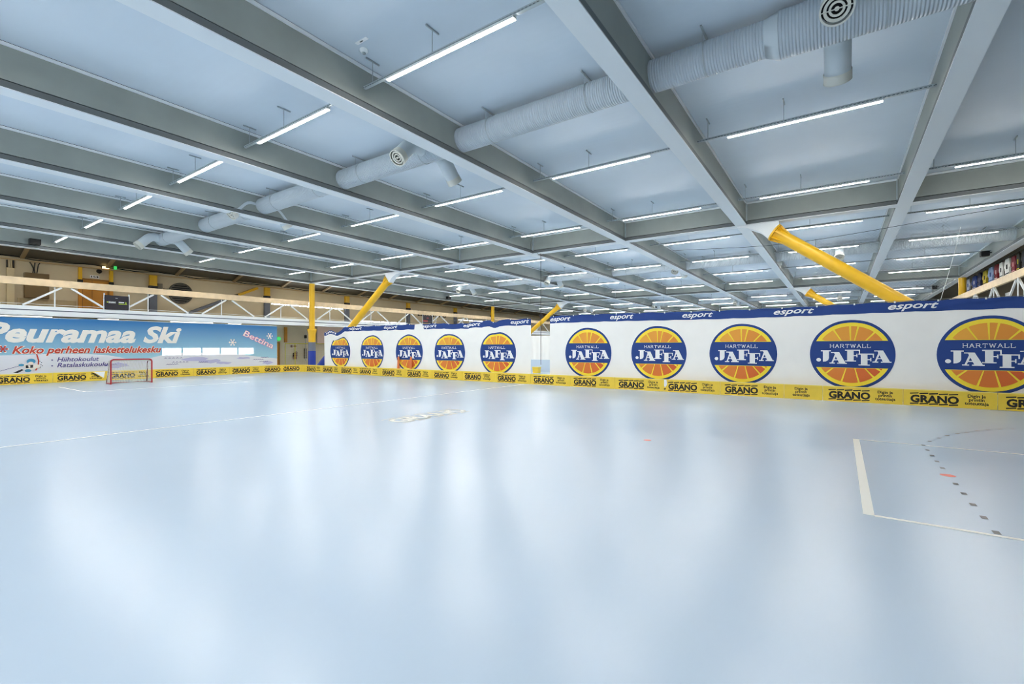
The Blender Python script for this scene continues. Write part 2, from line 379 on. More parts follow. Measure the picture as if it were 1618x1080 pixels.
for r, y in enumerate(ROWS):
    for i in BEAMS[:-1]:
        x = beam_x(i)+FW/2 + 2.22; z = ZF+.30+zc(y)
        (px, py), (qx, qy) = project(x-1.46, y, z), project(x+1.46, y, z)
        if y > 1 and (qx < 8 or px > 1610 or py < -40): continue
        if y > 1 and px > 868 and py > 500-.04*(px-868)+3: continue
        if y > 1 and 512 < px < 868 and py > 512: continue
        k = BEAMS[:-1][::-1].index(i)
        lab = 'lit strip light in the %s row ahead of the camera, %s bay from the right' % (ORD[r-2], ORD[k]) if r > 1 else 'added unseen lit strip light %s the camera, %s bay from the right' % (('behind', 'right above')[r], ORD[k])
        if first is None: first = make_light((x, y, z), lab)
        else: copy_tree(first, (x, y, z), lab)

# ------------------------------------------------------------------ ventilation ducts
def duct(yd, branches, label, big=None, left=-27.9):
    zd = EYE+5.33+zc(yd); t = thing('ventilation_duct', label, 'duct', (0, yd, zd), 'round white ventilation ducts under the roof')
    for i in [None]+BEAMS[:-1]:
        if i is None: continue
        x0, x1 = beam_x(i)+.17, beam_x(i+1)-.17
        if x1 < left: continue
        x0 = max(x0, left)
        if big and x0 < big < x1:
            m = MB(); m.tube([(x0, 0, 0), (big-.2, 0, 0)], .295, 28); m.build('pipe', M_DUCT, t)
            m = MB(); m.tube([(big-.2, 0, 0), (big-.19, 0, 0), (big, 0, -.02), (big+.01, 0, -.02)], [.3, .3, .375, .375], 28); m.build('reducer', M_DUCTP, t)
            m = MB(); m.tube([(big, 0, -.02), (x1, 0, -.02)], .37, 28); m.build('pipe', M_DUCT, t)
        else:
            m = MB(); m.tube([(x0, 0, 0), (x1, 0, 0)], .295 if not big or x0 < big else .37, 28); m.build('pipe', M_DUCT, t)
        for xs in (x0+1.0, x1-1.0):                                          # straps
            m = MB(); rr = .302 if not big or xs < big else .377
            m.ring((xs-.01, 0, 0 if rr < .35 else -.02), (1, 0, 0), rr-.008, rr, .02, 28)
            m.tube([(xs, -rr, 0), (xs, -rr, ZD+zc(yd)-zd-.03)], .006, 6); m.box(xs-.015, xs+.015, -rr-.12, rr+.1, ZD+zc(yd)-zd-.045, ZD+zc(yd)-zd-.02)
            m.build('strap', M_ZINC, t)
    for xb in branches:
        for s in (-1, 1):
            m = MB(); k0 = .3 if not big or xb < big else .36
            m.tube([(xb, s*.15, 0), (xb, s*(k0+.16), .02), (xb, s*(k0+.28), -.02), (xb, s*(k0+.38), -.1), (xb, s*1.02, -.47)], .2, 24, caps=False)
            br = m.build('branch', M_DUCTP, t)
            d = Vector((0, s*.66, -.66)).normalized(); c = Vector((xb, s*.97, -.42))
            m = MB(); m.tube([c, c+d*.16], .212, 24, caps=False); m.ring(c+d*.16, d, .19, .215, .012)
            m.ring(c+d*.13, d, .125, .165, .02); m.ring(c+d*.13, d, .07, .1, .02); m.ring(c+d*.13, d, .0, .03, .02)
            m.build('nozzle', M_CAP, br)
            m = MB(); m.tube([c+d*.03, c+d*.04], .195, 24); m.bar(c+d*.15-Vector((.2, 0, 0)), c+d*.15+Vector((.2, 0, 0)), .012, .012, 1); m.build('grille', [M_DARK, M_CAP], br)
    return t
duct(9.1, [-.04, -9.15, -18.0, -27.3], 'round white ventilation duct nearest the camera, crossing under the roof', big=-.85)
duct(30.6, [-.04, -8.4, -17.6, -26.2], 'round white ventilation duct behind the first cross line of beams')
duct(54.4, [-.04, -9.0, -17.6, -26.2], 'round white ventilation duct farthest from the camera')

# ------------------------------------------------------------------ columns and raking struts
XCL, XCR = beam_x(-7), beam_x(1)
for y, x, lab in ((CROSS[0], XCL, 'upright yellow steel column at the left corner, grey and blue padding at its foot'),
                  (CROSS[1], XCL, 'upright yellow steel column far left, behind the white banner by the gallery rail'),
                  (CROSS[1], XCR, 'upright yellow steel column at far right below the outer roof beam')):
    t = thing('column', lab, 'column', (x, y, 0)); top = ZF+zc(y)
    m = MB(); m.tube([(0, 0, 3.0), (0, 0, top)], .2, 24); m.build('shaft', M_YELLOW, t)
    m = MB(); m.tube([(0, 0, 2.1), (0, 0, 2.7), (0, 0, 2.95), (0, 0, 3.1), (0, 0, 3.12)], [.25, .255, .33, .34, .2], 24); m.build('collar', M_YELLOW, t)
    m = MB(); m.tube([(0, 0, 1.45), (0, 0, 2.1)], .255, 24); m.build('grey_sleeve', M_GREYW, t)
    m = MB(); m.tube([(0, 0, 0), (0, 0, 1.45)], .27, 24); m.build('padding', M_BLUEPAD, t)
def strut(yc, xn, s, lab):
    """raking tube from the beam crossing at xn down and outwards (s = +1 to the right)"""
    z = lambda v: EYE+v+zc(yc)
    hd = Vector((xn+s*1.13, 0, z(4.47))); ft = Vector((xn+s*(1.13+8.0), 0, .05)); d = (ft-hd).normalized()
    t = thing('raking_strut', lab, 'column', (ft.x, yc, 0)); o = Vector((ft.x, 0, 0))
    m = MB(); m.tube([hd-o, ft-o-d*2.3], .225, 28); m.build('tube', M_YELLOW, t)
    m = MB(); m.tube([ft-o-d*2.3, ft-o], .25, 28); m.build('padding', M_BLUEPAD, t)
    up = Vector((-d.z, 0, d.x)) if s > 0 else Vector((d.z, 0, -d.x))
    if up.z < 0: up = -up
    m = MB(); m.bar(ft-o-d*2.3+up*.25, ft-o+up*.25, .06, .02); m.build('white_edging', M_WHITE, t)
    m = MB(); m.tube([hd-o-d*.02, hd-o+d*.04], .34, 28)
    u = Vector((0, 1, 0)); v = d.cross(u)
    for k in range(8):
        a = k*math.pi/4; e = u*math.cos(a)+v*math.sin(a)
        p = [hd-o+d*.04+e*.22, hd-o+d*.04+e*.335, hd-o+d*.5+e*.222]; n = d.cross(e)*.012
        m.add([q+n for q in p]+[q-n for q in p], [(0, 1, 2), (5, 4, 3), (0, 3, 4, 1), (1, 4, 5, 2), (2, 5, 3, 0)])
    m.build('head_flange', M_YELLOW, t)
    m = MB(); nrm = Vector((-d.z, 0, d.x)) if s > 0 else Vector((d.z, 0, -d.x))
    a, b = hd-d*.02+nrm*.3, hd-d*.02-nrm*.3
    if a.z < b.z: a, b = b, a
    pl = [(xn-s*.15, z(4.845)), (a.x, z(4.845)), (a.x, a.z), (b.x, b.z), (b.x-s*.28, b.z+.28), (xn+s*.25, z(4.72)), (xn-s*.15, z(4.79))]
    m.prism([(x-o.x, zz) for x, zz in pl], lambda uu, vv, q: (uu, q, vv), -.19, .19); m.build('bracket', M_FLANGE, t)
strut(CROSS[0], beam_x(-1), 1, 'big yellow raking steel strut leaning right behind the right white banner')
strut(CROSS[0], beam_x(-5), -1, 'yellow raking steel strut leaning left behind the left white banner')
strut(CROSS[1], beam_x(-1), 1, 'small far yellow raking strut, its head left of the big strut, leaning right')
strut(CROSS[1], beam_x(-5), -1, 'far yellow raking strut seen through the gap between the two white banners')

# ------------------------------------------------------------------ rink boards
def board_print(width, logo, small, small_u=None, torn=None):
    p = Print()
    if logo:
        p.text(text_fit('GRANO', .17, 1.25, .13, .20, bold=.042), 2, 1)
        for k in range(5):
            u = .16+k*.218
            for v in (.365, .06):
                p.poly([(u, v), (u+.2, v+.018), (u+.2, v+.052), (u, v+.034)], 2, 1)
    if small:
        u = small_u if small_u is not None else 1.62
        for j, wd in enumerate(('Digin ja', 'printin', 'toteuttaja')):
            p.text((lambda vf: ([(x+u, y+.33-.105*j) for x, y in vf[0]], vf[1]))(text2d(wd, .125, bold=.022, sx=1.0, align='CENTER')), 2, 1)
    if torn == 'right': p.poly([(1.5, .5), (2.0, .5), (1.95, .14)], 3, 3); p.poly([(1.42, .47), (1.58, .4), (1.8, .2), (1.7, .2)], 2, 2)
    if torn == 'left': p.poly([(0, .5), (.3, .5), (.12, .3)], 3, 3); p.poly([(.1, .3), (.18, .42), (.34, .46), (.3, .5), (.25, .44)], 2, 2)
    if torn == 'patch': p.poly([(0, .48), (.1, .48), (.12, .3), (.06, .2), (0, .22)], 3, 3); p.poly([(.0, .14), (.07, .15), (.06, .1), (0, .09)], 2, 2)
    return p
PM = [M_BOARD, M_BOARDT, M_PBLACK, M_PWHITE]
def board(path, lab, logo=True, small=True, small_u=None, torn=None):
    """path(u, d) -> (x, y): u along the panel, d towards the rink"""
    w = path.w; p0 = path(w/2, 0); t = thing('rink_board', lab, 'rink board', (p0[0], p0[1], 0), 'yellow rink boards round the court'); n = path.n
    def f(u, v, d): x, y = path(u, d); return (x-p0[0], y-p0[1], v)
    m = MB()
    for k in range(n):
        a, b = .006+(w-.012)*k/n, .006+(w-.012)*(k+1)/n
        vs = [f(u, v, d) for u in (a, b) for v in (.015, .48) for d in (0, -.03)]
        m.add(vs, [(0, 1, 3, 2), (4, 6, 7, 5), (0, 4, 6, 2), (1, 3, 7, 5), (0, 1, 5, 4), (2, 6, 7, 3)])
    board_print(w, logo, small, small_u, torn).into(m, lambda u, v, d: f(u, v, d+.0), .1 if n > 1 else None, step=.0025)
    m.build('panel', PM, t)
    m = MB()
    for k in range(n):
        a, b = .006+(w-.012)*k/n, .006+(w-.012)*(k+1)/n
        vs = [f(u, v, d) for u in (a, b) for v in (.48, .505) for d in (.008, -.045)]
        m.add(vs, [(0, 1, 3, 2), (4, 6, 7, 5), (0, 4, 6, 2), (1, 3, 7, 5), (0, 1, 5, 4), (2, 6, 7, 3)])
    m.build('top_edge', M_BOARDT, t)
    m = MB()
    for u in (.15, w-.15):
        q = [f(u, 0, -.03), f(u, 0, -.25), f(u, .3, -.035)]
        m.tube([q[1], q[2]], .012, 6); m.tube([q[0], q[1]], .012, 6)
    m.build('stand', M_ZINC, t)
XB, YB = -31.6, 18.6
def straight(o, d, w):
    f = lambda u, k: (o[0]+d[0]*u+d[1]*k, o[1]+d[1]*u-d[0]*k); f.w = w; f.n = 1; return f
def corner(w, lead, r):
    cx, cy = XB+r, YB-r
    def f(u, k):
        if u < lead: return (XB+k, cy-lead+u)
        a = math.pi-(u-lead)/r
        if a < math.pi/2: return (cx+(u-lead-r*math.pi/2), YB-k)
        return (cx+(r-k)*math.cos(a), cy+(r-k)*math.sin(a))
    f.w = w; f.n = 14; return f
ys = [16.05-2.03*k for k in range(7)]
for k, y in enumerate(ys):
    lab = 'yellow rink board behind the goal side, under the blue banner, %s back from the corner' % ORD[k]
    if k == 0: board(straight((XB, y), (0, 1), 1.3), lab, small=False)
    else: board(straight((XB, y), (0, 1), 2.03), lab, torn={5: 'right', 4: None, 6: None}.get(k))
board(corner(1.76, .35, .9), 'curved yellow rink board at the left corner beside the blue padded column', small=False)
board(straight((-30.7, YB), (1, 0), 1.92), 'yellow rink board just right of the curved corner board', small_u=1.55)
xs = [-28.78, -26.75, -24.7+-.15, -22.7, -20.52, -18.4, -16.2, -14.06, -11.95, -9.85, -7.75, -5.7, -3.64]
for k, x in enumerate(xs):
    w = (xs+[-1.59])[k+1]-x
    tor = 'patch' if k == 11 else None
    board(straight((x, YB), (1, 0), w), ('yellow rink board below the white banners, %s from the left corner' % ORD[k+1]) + (', torn white patch' if tor else ''), torn=tor)
board(straight((-1.59, YB), (1, 0), 1.11), 'short yellow rink board carrying only small text, no big logo', logo=False, small_u=.5)
for k, x in enumerate((-.48, 1.57, 3.62, 5.67)):
    board(straight((x, YB), (1, 0), 2.05), 'yellow rink board on the far side, %s to the right of the short board' % ORD[k])

# ------------------------------------------------------------------ big white banners
def letter(ch):
    if ch == 'J': return .95, [[(.28, 1), (.95, 1), (.95, .91), (.28, .91)], [(.42, .92), (.82, .92), (.82, .32), (.76, .14), (.62, .03), (.42, 0)], [(.14+.16*math.cos(a*.39), .17+.16*math.sin(a*.39)) for a in range(16)]]
    if ch == 'A': return 1.12, [[(.28, 1), (.64, 1), (1.04, .08), (.62, .08)], [(.40, .95), (.48, .78), (.24, .08), (.13, .08)], [(.22, .37), (.6, .37), (.6, .29), (.2, .29)], [(0, .09), (.36, .09), (.36, 0), (0, 0)], [(.5, .09), (1.13, .09), (1.13, 0), (.5, 0)], [(.1, 1), (.64, 1), (.62, .92), (.1, .92)]]
    return .95, [[(.14, .95), (.55, .95), (.55, .05), (.14, .05)], [(0, 1), (.95, 1), (.95, .91), (0, .91)], [(.86, .95), (.95, .95), (.95, .66), (.88, .66)], [(.5, .54), (.76, .54), (.76, .46), (.5, .46)], [(.72, .66), (.79, .66), (.79, .36), (.72, .36)], [(.0, .09), (.7, .09), (.7, 0), (0, 0)]]
def hart(p, u0, v0, w, h):
    """wide slab-serif capitals drawn from strokes"""
    A = {'H': [(0, 0, 0, 1), (.8, 0, .8, 1), (0, .5, .8, .5)], 'A': [(0, 0, .42, 1), (.42, 1, .84, 0), (.16, .36, .68, .36)], 'R': [(0, 0, 0, 1), (0, .97, .5, .97), (.5, .97, .68, .85), (.68, .85, .68, .65), (.68, .65, .5, .5), (.5, .5, 0, .5), (.4, .5, .78, 0)],
         'T': [(.4, 0, .4, 1), (0, .96, .8, .96), (0, .98, 0, .72), (.8, .98, .8, .72)], 'W': [(0, 1, .28, 0), (.28, 0, .55, .95), (.55, .95, .82, 0), (.82, 0, 1.1, 1)], 'L': [(0, 0, 0, 1), (0, .04, .7, .04), (.7, 0, .7, .3)]}
    SER = {'H': [(0, 0), (.8, 0), (0, 1), (.8, 1)], 'A': [(0, 0), (.84, 0)], 'R': [(0, 0), (.8, 0), (0, 1)], 'T': [(.4, 0)], 'W': [(0, 1), (1.1, 1)], 'L': [(0, 0), (0, 1)]}
    wd = {'H': .8, 'A': .84, 'R': .78, 'T': .8, 'W': 1.1, 'L': .7}; tot = sum(wd[c]+.42 for c in 'HARTWALL')-.42; k = w/tot; x = u0; t = .065
    for c in 'HARTWALL':
        n = 0
        for a, b, c2, d in A[c]:
            dx, dy = (c2-a)*k, (d-b)*h; L = math.hypot(dx, dy); nx, ny = -dy/L*t*h, dx/L*t*h
            p.poly([(x+a*k+nx, v0+b*h+ny), (x+a*k-nx, v0+b*h-ny), (x+c2*k-nx, v0+d*h-ny), (x+c2*k+nx, v0+d*h+ny)], 2, 4+.05*n); n += 1
        for a, b in SER[c]:
            p.rect(x+(a-.16)*k, x+(a+.16)*k, v0+b*h-(.0 if b == 0 else .09*h), v0+b*h+(.09*h if b == 0 else 0), 2, 4+.05*n); n += 1
        x += (wd[c]+.42)*k
def jaffa(p, u, v, r):
    p.circle(u, v, r, 1, 2, 64); R = r*.925
    h = r*.385
    for s in (1, -1):                                                     # yellow segments above and below the band
        a0 = math.asin(h/R); n = 28
        pts = [(u+R*math.cos(a0+(math.pi-2*a0)*k/n), v+s*R*math.sin(a0+(math.pi-2*a0)*k/n)) for k in range(n+1)]
        p.poly(pts if s > 0 else pts[::-1], 3, 3)
    Ro = r*.82
    angs = [18, 41, 63, 84.5, 92, 116, 140, 163] ; gaps = 1.6
    cuts = {1: [22, 49, 78, 91.5, 120, 149, 163], -1: [20, 34, 51, 77, 106, 137, 163]}
    for s in (1, -1):
        for a, b in zip(cuts[s], cuts[s][1:]):
            a1, b1 = math.radians(a+gaps), math.radians(b-gaps); pts = []
            for k in range(7):
                t = a1+(b1-a1)*k/6; x, y = Ro*math.cos(t), Ro*math.sin(t)
                pts.append((x, y))
            lo = h+.012*r
            inner = []
            for t in (b1, a1):
                rad = lo/max(math.sin(t), .05); inner.append((rad*math.cos(t), lo))
            out = [q for q in pts if q[1] > lo+.001]
            if len(out) < 2: continue
            i2 = [q for q in inner if abs(q[0]) < math.sqrt(Ro*Ro-lo*lo)]
            if len(i2) < 2:
                xe = math.copysign(math.sqrt(Ro*Ro-lo*lo), out[0][0] if abs(out[0][0]) > abs(out[-1][0]) else out[-1][0])
                i2 = [(xe, lo)] + i2 if inner[0] not in i2 else i2 + [(xe, lo)]
            pts = out+i2
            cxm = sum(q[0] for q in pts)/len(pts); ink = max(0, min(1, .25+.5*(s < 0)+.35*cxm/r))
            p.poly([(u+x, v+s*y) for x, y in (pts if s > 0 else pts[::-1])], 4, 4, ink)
    hart(p, u-.49*r, v+.19*r, .94*r, .105*r)
    x = -.83*r; hh = .34*r; ks = .372*r
    for ch, dy in zip('JAFFA', (.03, -.02, .05, -.06, .03)):
        w, ps = letter(ch)
        for j, q in enumerate(ps): p.poly([(u+x+a*ks, v-.255*r+dy*r+b*hh) for a, b in q], 2, 4+j*.08)
        x += w*ks*.895
def banner(x0, x1, ztop, zbot, zhead, logos, marks, lab, wave, extra=None):
    y0 = 18.85; t = thing('banner', lab, 'banner', (x0, y0, 0), 'white hanging banners with round orange logos behind the boards')
    def f(u, v, d):
        top = ztop(u); vv = v
        if v > zhead(u)-.6: # upper edge droops with the top line
            k = min(1, (v-(1.9))/(1.37+EYE-1.9)); vv = v+(top-(1.37+EYE))*max(0, k)
        return (u-x0, -wave(u, v)-d, vv)
    m = MB(); g = .14; nu = int((x1-x0)/g); T = 1.37+EYE; nv = int((T-zbot)/g)
    vs = [f(x0+(x1-x0)*i/nu, zbot+(T-zbot)*j/nv, 0) for i in range(nu+1) for j in range(nv+1)]
    m.add(vs, [(i*(nv+1)+j, (i+1)*(nv+1)+j, (i+1)*(nv+1)+j+1, i*(nv+1)+j+1) for i in range(nu) for j in range(nv)], 0, True)
    p = Print(); hb = T-.32
    p.poly([(x0, hb), (x1, hb), (x1, T), (x0, T)], 1, 1)
    for (u, v, r) in logos: jaffa(p, u, v, r)
    for a, b in marks:
        p.text(text_fit('esport', a, b, hb+.10, .2, shear=.35, bold=.022), 2, 2)
    if extra: extra(p, hb, T)
    inks = []; p.into(m, f, .15, inks)
    o = m.build('cloth', [M_CLOTH, M_NAVY, M_PWHITE, M_PYEL, M_SLICE], t)
    at = o.data.attributes.new('ink', 'FLOAT', 'POINT'); vals = [0.0]*len(o.data.vertices)
    for k0, pts, ink in inks:
        for j in range(len(pts)): vals[k0+j] = ink
    at.data.foreach_set('value', vals)
    m = MB(); pts = [(u-x0, -.02, max(ztop(u), 1.33+EYE)+.03) for u in [x0+(x1-x0)*k/20 for k in range(21)]]
    m.tube(pts, .008, 6); m.build('top_cord', M_WIRE, t)
    u = x0+.2; 
    while u < x1:
        q = f(u, T-.02, .012); m = MB(); m.tube([(q[0], q[1], q[2]-.01), (q[0], q[1]+.0, q[2]+.05)], .022, 8); m.build('eyelet_tie', M_WHITE, t); u += 1.02
scal = lambda u: -.025*abs(math.sin(math.pi*(u+.2)/1.02))
W1 = lambda u, v: .022*math.sin(1.7*u+.4)+.010*math.sin(4.1*u+.6*v)+.012*math.sin(.9*u-1.3*v)
LOGR = [(-15.32, 0, 0)]
banner(-11.05, 8.2, lambda u: 1.37+EYE+scal(u)+.03*math.sin(.5*u), .12, lambda u: EYE+1.0,
       [(-9.12, EYE-.30, 1.10), (-6.02, EYE-.29, 1.11), (-2.94, EYE-.28, 1.12), (.28, EYE-.27, 1.13), (3.5, EYE-.26, 1.13), (6.7, EYE-.26, 1.13)],
       [(-11.03, -9.97), (-8.08, -7.03), (-5.08, -3.94), (-1.93, -.73), (1.22, 2.42), (4.45, 5.65)],
       'long white banner on the right with round orange logos under a navy top strip', W1)
def torn_top(u):
    z = 1.33+EYE+scal(u)*1.6
    if u < -26.6: z -= .26*min(1, (-26.6-u)/.4)*(1+.35*math.sin(5.2*u))
    if -16.0 > u > -17.6: z -= .05
    if -14.6 < u < -13.9: z -= .12*abs(math.sin((u+13.9)*4.4))
    return z - .06*(u < -15)
def patch(p, hb, T): p.poly([(-20.05, hb-.03), (-19.3, hb-.03), (-19.45, T), (-20.0, T)], 0, 3)
banner(-28.8, -12.1, torn_top, .12, lambda u: EYE+1.0,
       [(-27.02, EYE-.37, 1.08), (-23.8, EYE-.37, 1.1), (-20.5, EYE-.37, 1.1), (-17.32, EYE-.36, 1.1), (-14.1, EYE-.35, 1.11)],
       [(-28.6, -27.5), (-26.1, -24.8), (-22.7, -21.45), (-19.5, -18.25), (-16.35, -15.2), (-13.3, -12.2)],
       'left long white banner with round orange logos, its top sagging at one end', lambda u, v: W1(u, v)+.02*math.sin(3.1*u+1)*(1+.9*(u < -26)), patch)

for k, x in enumerate((-21.28, -20.22)):
    t = thing('marker_post', ('left' if k == 0 else 'right') + ' orange post leaning before the third logo of the left white banner', 'post', (x, 18.72, 0), 'orange posts before the left banner')
    m = MB(); m.prism([(-.1, 0), (.08, 0), (.1, 1.12), (.04, 1.22), (-.04, 1.15)], lambda u, v, q: (u, q, v), -.02, .02); m.build('post', mat('post_orange', (222, 124, 66), .5), t)
    m = MB(); m.box(-.1, .1, -.05, .05, 0, .04); m.build('foot', M_BLACK, t)

# ------------------------------------------------------------------ the blue printed mesh banner behind the goal
def blue_banner():
    x = -32.55; ya, yb, zb, zt = 1.5, 17.57, .2, EYE+1.40
    t = thing('banner', 'wide blue printed mesh banner with snow scene and white lettering behind the goal', 'banner', (x, ya, 0))
    def mesh_mat(name, rgb, see, grad=None):
        m = mat(name, rgb, .75); nt = m.node_tree; b = nt.nodes['Principled BSDF']; out = nt.nodes['Material Output']
        if grad:
            tc = nt.nodes.new('ShaderNodeTexCoord'); sp = nt.nodes.new('ShaderNodeSeparateXYZ'); mr = nt.nodes.new('ShaderNodeMapRange'); r = nt.nodes.new('ShaderNodeValToRGB')
            nt.links.new(tc.outputs['Object'], sp.inputs[0]); nt.links.new(sp.outputs[2], mr.inputs['Value'])
            mr.inputs['From Min'].default_value = 1.15; mr.inputs['From Max'].default_value = 3.1
            r.color_ramp.elements[0].color = (*lin(grad[0]), 1); r.color_ramp.elements[1].color = (*lin(grad[1]), 1)
            nt.links.new(mr.outputs['Result'], r.inputs['Fac']); nt.links.new(r.outputs['Color'], b.inputs['Base Color'])
        if see:
            tr = nt.nodes.new('ShaderNodeBsdfTransparent'); mx = nt.nodes.new('ShaderNodeMixShader'); mx.inputs[0].default_value = see
            nt.links.new(b.outputs[0], mx.inputs[1]); nt.links.new(tr.outputs[0], mx.inputs[2]); nt.links.new(mx.outputs[0], out.inputs['Surface'])
        return m
    sky = mesh_mat('mesh_sky', (70, 150, 200), .1, ((160, 208, 226), (44, 118, 178)))
    snow = mesh_mat('mesh_snow', (228, 230, 238), .1); lav = mesh_mat('mesh_lavender', (190, 190, 226), .1)
    MS = [sky, snow, lav, mat('banner_white', (232, 228, 218), .7), mat('banner_red', (190, 62, 44), .7), mat('banner_purple', (84, 76, 136), .7), mat('banner_pink', (214, 120, 170), .7), mat('banner_cyan', (70, 150, 190), .7), mat('banner_dark', (40, 42, 52), .7), mat('banner_cream', (240, 226, 212), .7)]
    f = lambda u, v, d: (.012*math.sin(1.9*u)+.008*math.sin(4*u+v)+d, u-ya, v)
    E = EYE; m = MB()
    # sky and snow field share the cloth: sky above the ridge line, snow below it
    ridge = lambda u: E-.5+.10*math.exp(-((u-6.2)/2.4)**2)-.30*math.exp(-((u-9.6)/1.0)**2)-.02*(u-12)*(u > 12)+.12*math.exp(-((u-12.3)/1.6)**2)-.25*(u > 15)*(u-15)/2.5
    n = 110; us = [ya+(yb-ya)*k/n for k in range(n+1)]
    for lo, hi, mi in ((lambda u: zb, ridge, 1), (ridge, lambda u: zt+.02*math.sin(u), 0)):
        k = 8; vs = [f(u, lo(u)+(hi(u)-lo(u))*j/k, 0) for u in us for j in range(k+1)]
        m.add(vs, [(i*(k+1)+j, (i+1)*(k+1)+j, (i+1)*(k+1)+j+1, i*(k+1)+j+1) for i in range(n) for j in range(k)], mi, True)
    p = Print()
    rl = random.Random(3)
    for (u, v, a, b) in ((8.7, E-1.05, .6, .16), (12.5, E-.82, .8, .14), (13.3, E-.95, .7, .12), (14.1, E-1.08, .6, .1), (16.9, E-1.15, .4, .14), (15.3, E-.8, .5, .08)):
        q = [(u+a*rl.uniform(.55, 1.1)*math.cos(k*.5236), v+b*rl.uniform(.5, 1.2)*math.sin(k*.5236)) for k in range(12)]; p.poly(q, 2, 1)
    for u0, v0, w in ((10.8, E-.75, 1.0), (11.2, E-1.0, .9), (10.9, E-1.12, .6), (12.6, E-1.05, .5), (15.9, E-.95, .7), (16.3, E-1.1, .6), (8.0, E-1.05, .6), (16.4, E-.82, .5)):   # far treelines
        for j in range(5):
            a = u0+w*j/5; p.poly([(a, v0), (a+.11, v0+.075), (a+.2, v0), (a+.11, v0+.04)], 5, 2)
    p.text(text_fit('Peuramaa Ski', 3.62, 11.72, E+.22, .88, shear=.28, bold=.038), 3, 2)
    for b, mi, l in ((.06, 9, 2), (.018, 4, 3)): p.text(text_fit('Koko perheen laskettelukesku', 4.66-b*.3, 10.68+b*.3, E-.36, .34, shear=.3, bold=b+.006), mi, l)
    for wd, v, e in (('Hiihtokoulut', E-.785, 7.88), ('Ratalaskukoulut', E-1.075, 8.38)):
        p.text(text_fit(wd, 6.24, e, v, .22, shear=.25, bold=.015), 5, 2); p.circle(6.06, v+.08, .032, 5, 2, 12)
    # slanted pink name
    vf = text_fit('Bettina', 0, 2.2, 0, .46, shear=.35, bold=.032); vg = text_fit('Bettina', .02, 2.18, .012, .44, shear=.35, bold=.0)
    rot = lambda q: [(15.25+.92*a+.05*b, E+.72-.42*a+.9*b) for a, b in q]
    p.text((rot(vf[0]), vf[1]), 6, 2); p.text((rot(vg[0]), vg[1]), 9, 3)
    for u, v, r, mi in ((14.62, E+.24, .24, 9), (17.05, E+.70, .22, 9), (4.36, E-.14, .2, 9), (4.36, E-.14, .16, 4)):      # snowflakes
        for k in range(6):
            a = k*math.pi/3; c, s = math.cos(a), math.sin(a); w = .022
            p.poly([(u-s*w, v+c*w), (u+c*r-s*w, v+s*r+c*w), (u+c*r+s*w, v+s*r-c*w), (u+s*w, v-c*w)], mi, 2+.1*k+.6*(mi == 4))
            for e in (.5, -.5):
                c2, s2 = math.cos(a+e), math.sin(a+e); q = (u+c*r*.55, v+s*r*.55)
                p.poly([(q[0]-s2*.014, q[1]+c2*.014), (q[0]+c2*r*.4-s2*.014, q[1]+s2*r*.4+c2*.014), (q[0]+c2*r*.4+s2*.014, q[1]+s2*r*.4-c2*.014), (q[0]+s2*.014, q[1]-c2*.014)], mi, 2.05+.1*k+.6*(mi == 4))
    # small skier rounding a red gate
    p.poly([(5.48, E-.4), (5.53, E-.4), (5.60, E-.7), (5.58, E-1.0), (5.50, E-1.2), (5.44, E-1.2), (5.53, E-1.0), (5.55, E-.72)], 4, 3)
    p.circle(5.31, E-.75, .13, 7, 4, 20, ru=.16); p.circle(5.30, E-.84, .07, 9, 4.3, 14, ru=.1)
    p.poly([(5.12, E-.92), (5.42, E-.92), (5.48, E-1.1), (5.3, E-1.2), (5.1, E-1.1)], 3, 3); p.poly([(5.12, E-.94), (5.38, E-.92), (5.38, E-1.06), (5.12, E-1.08)], 8, 3.5)
    p.poly([(5.2, E-.94), (5.28, E-.94), (5.28, E-1.06), (5.22, E-1.06)], 3, 4)
    p.circle(5.5, E-1.0, .1, 3, 3.7, 14, ru=.13); p.circle(4.97, E-.92, .06, 7, 3, 12, ru=.1)
    p.poly([(4.97, E-.93), (5.14, E-.88), (5.14, E-1.0), (5.0, E-.98)], 3, 2.5); p.poly([(4.2, E-1.2), (4.96, E-.93), (4.96, E-.95), (4.2, E-1.22)], 5, 2.2)
    p.poly([(4.7, E-1.28), (4.98, E-1.12), (5.06, E-1.16), (4.85, E-1.3)], 8, 3); p.circle(5.2, E-1.2, .07, 7, 4, 12, ru=.12)
    for du, dv in ((5.68, -.82), (5.66, -.92), (5.70, -.98), (5.64, -1.05), (5.62, -.75)): p.circle(du, E+dv, .018, 8, 2, 8)
    p.into(m, f, .25, step=.004)
    m.build('mesh_cloth', MS, t)
    m = MB(); m.tube([(0, 0, zt+.01), (0, yb-ya, zt+.01)], .012, 8); m.build('top_cord', M_WHITE, t)
blue_banner()

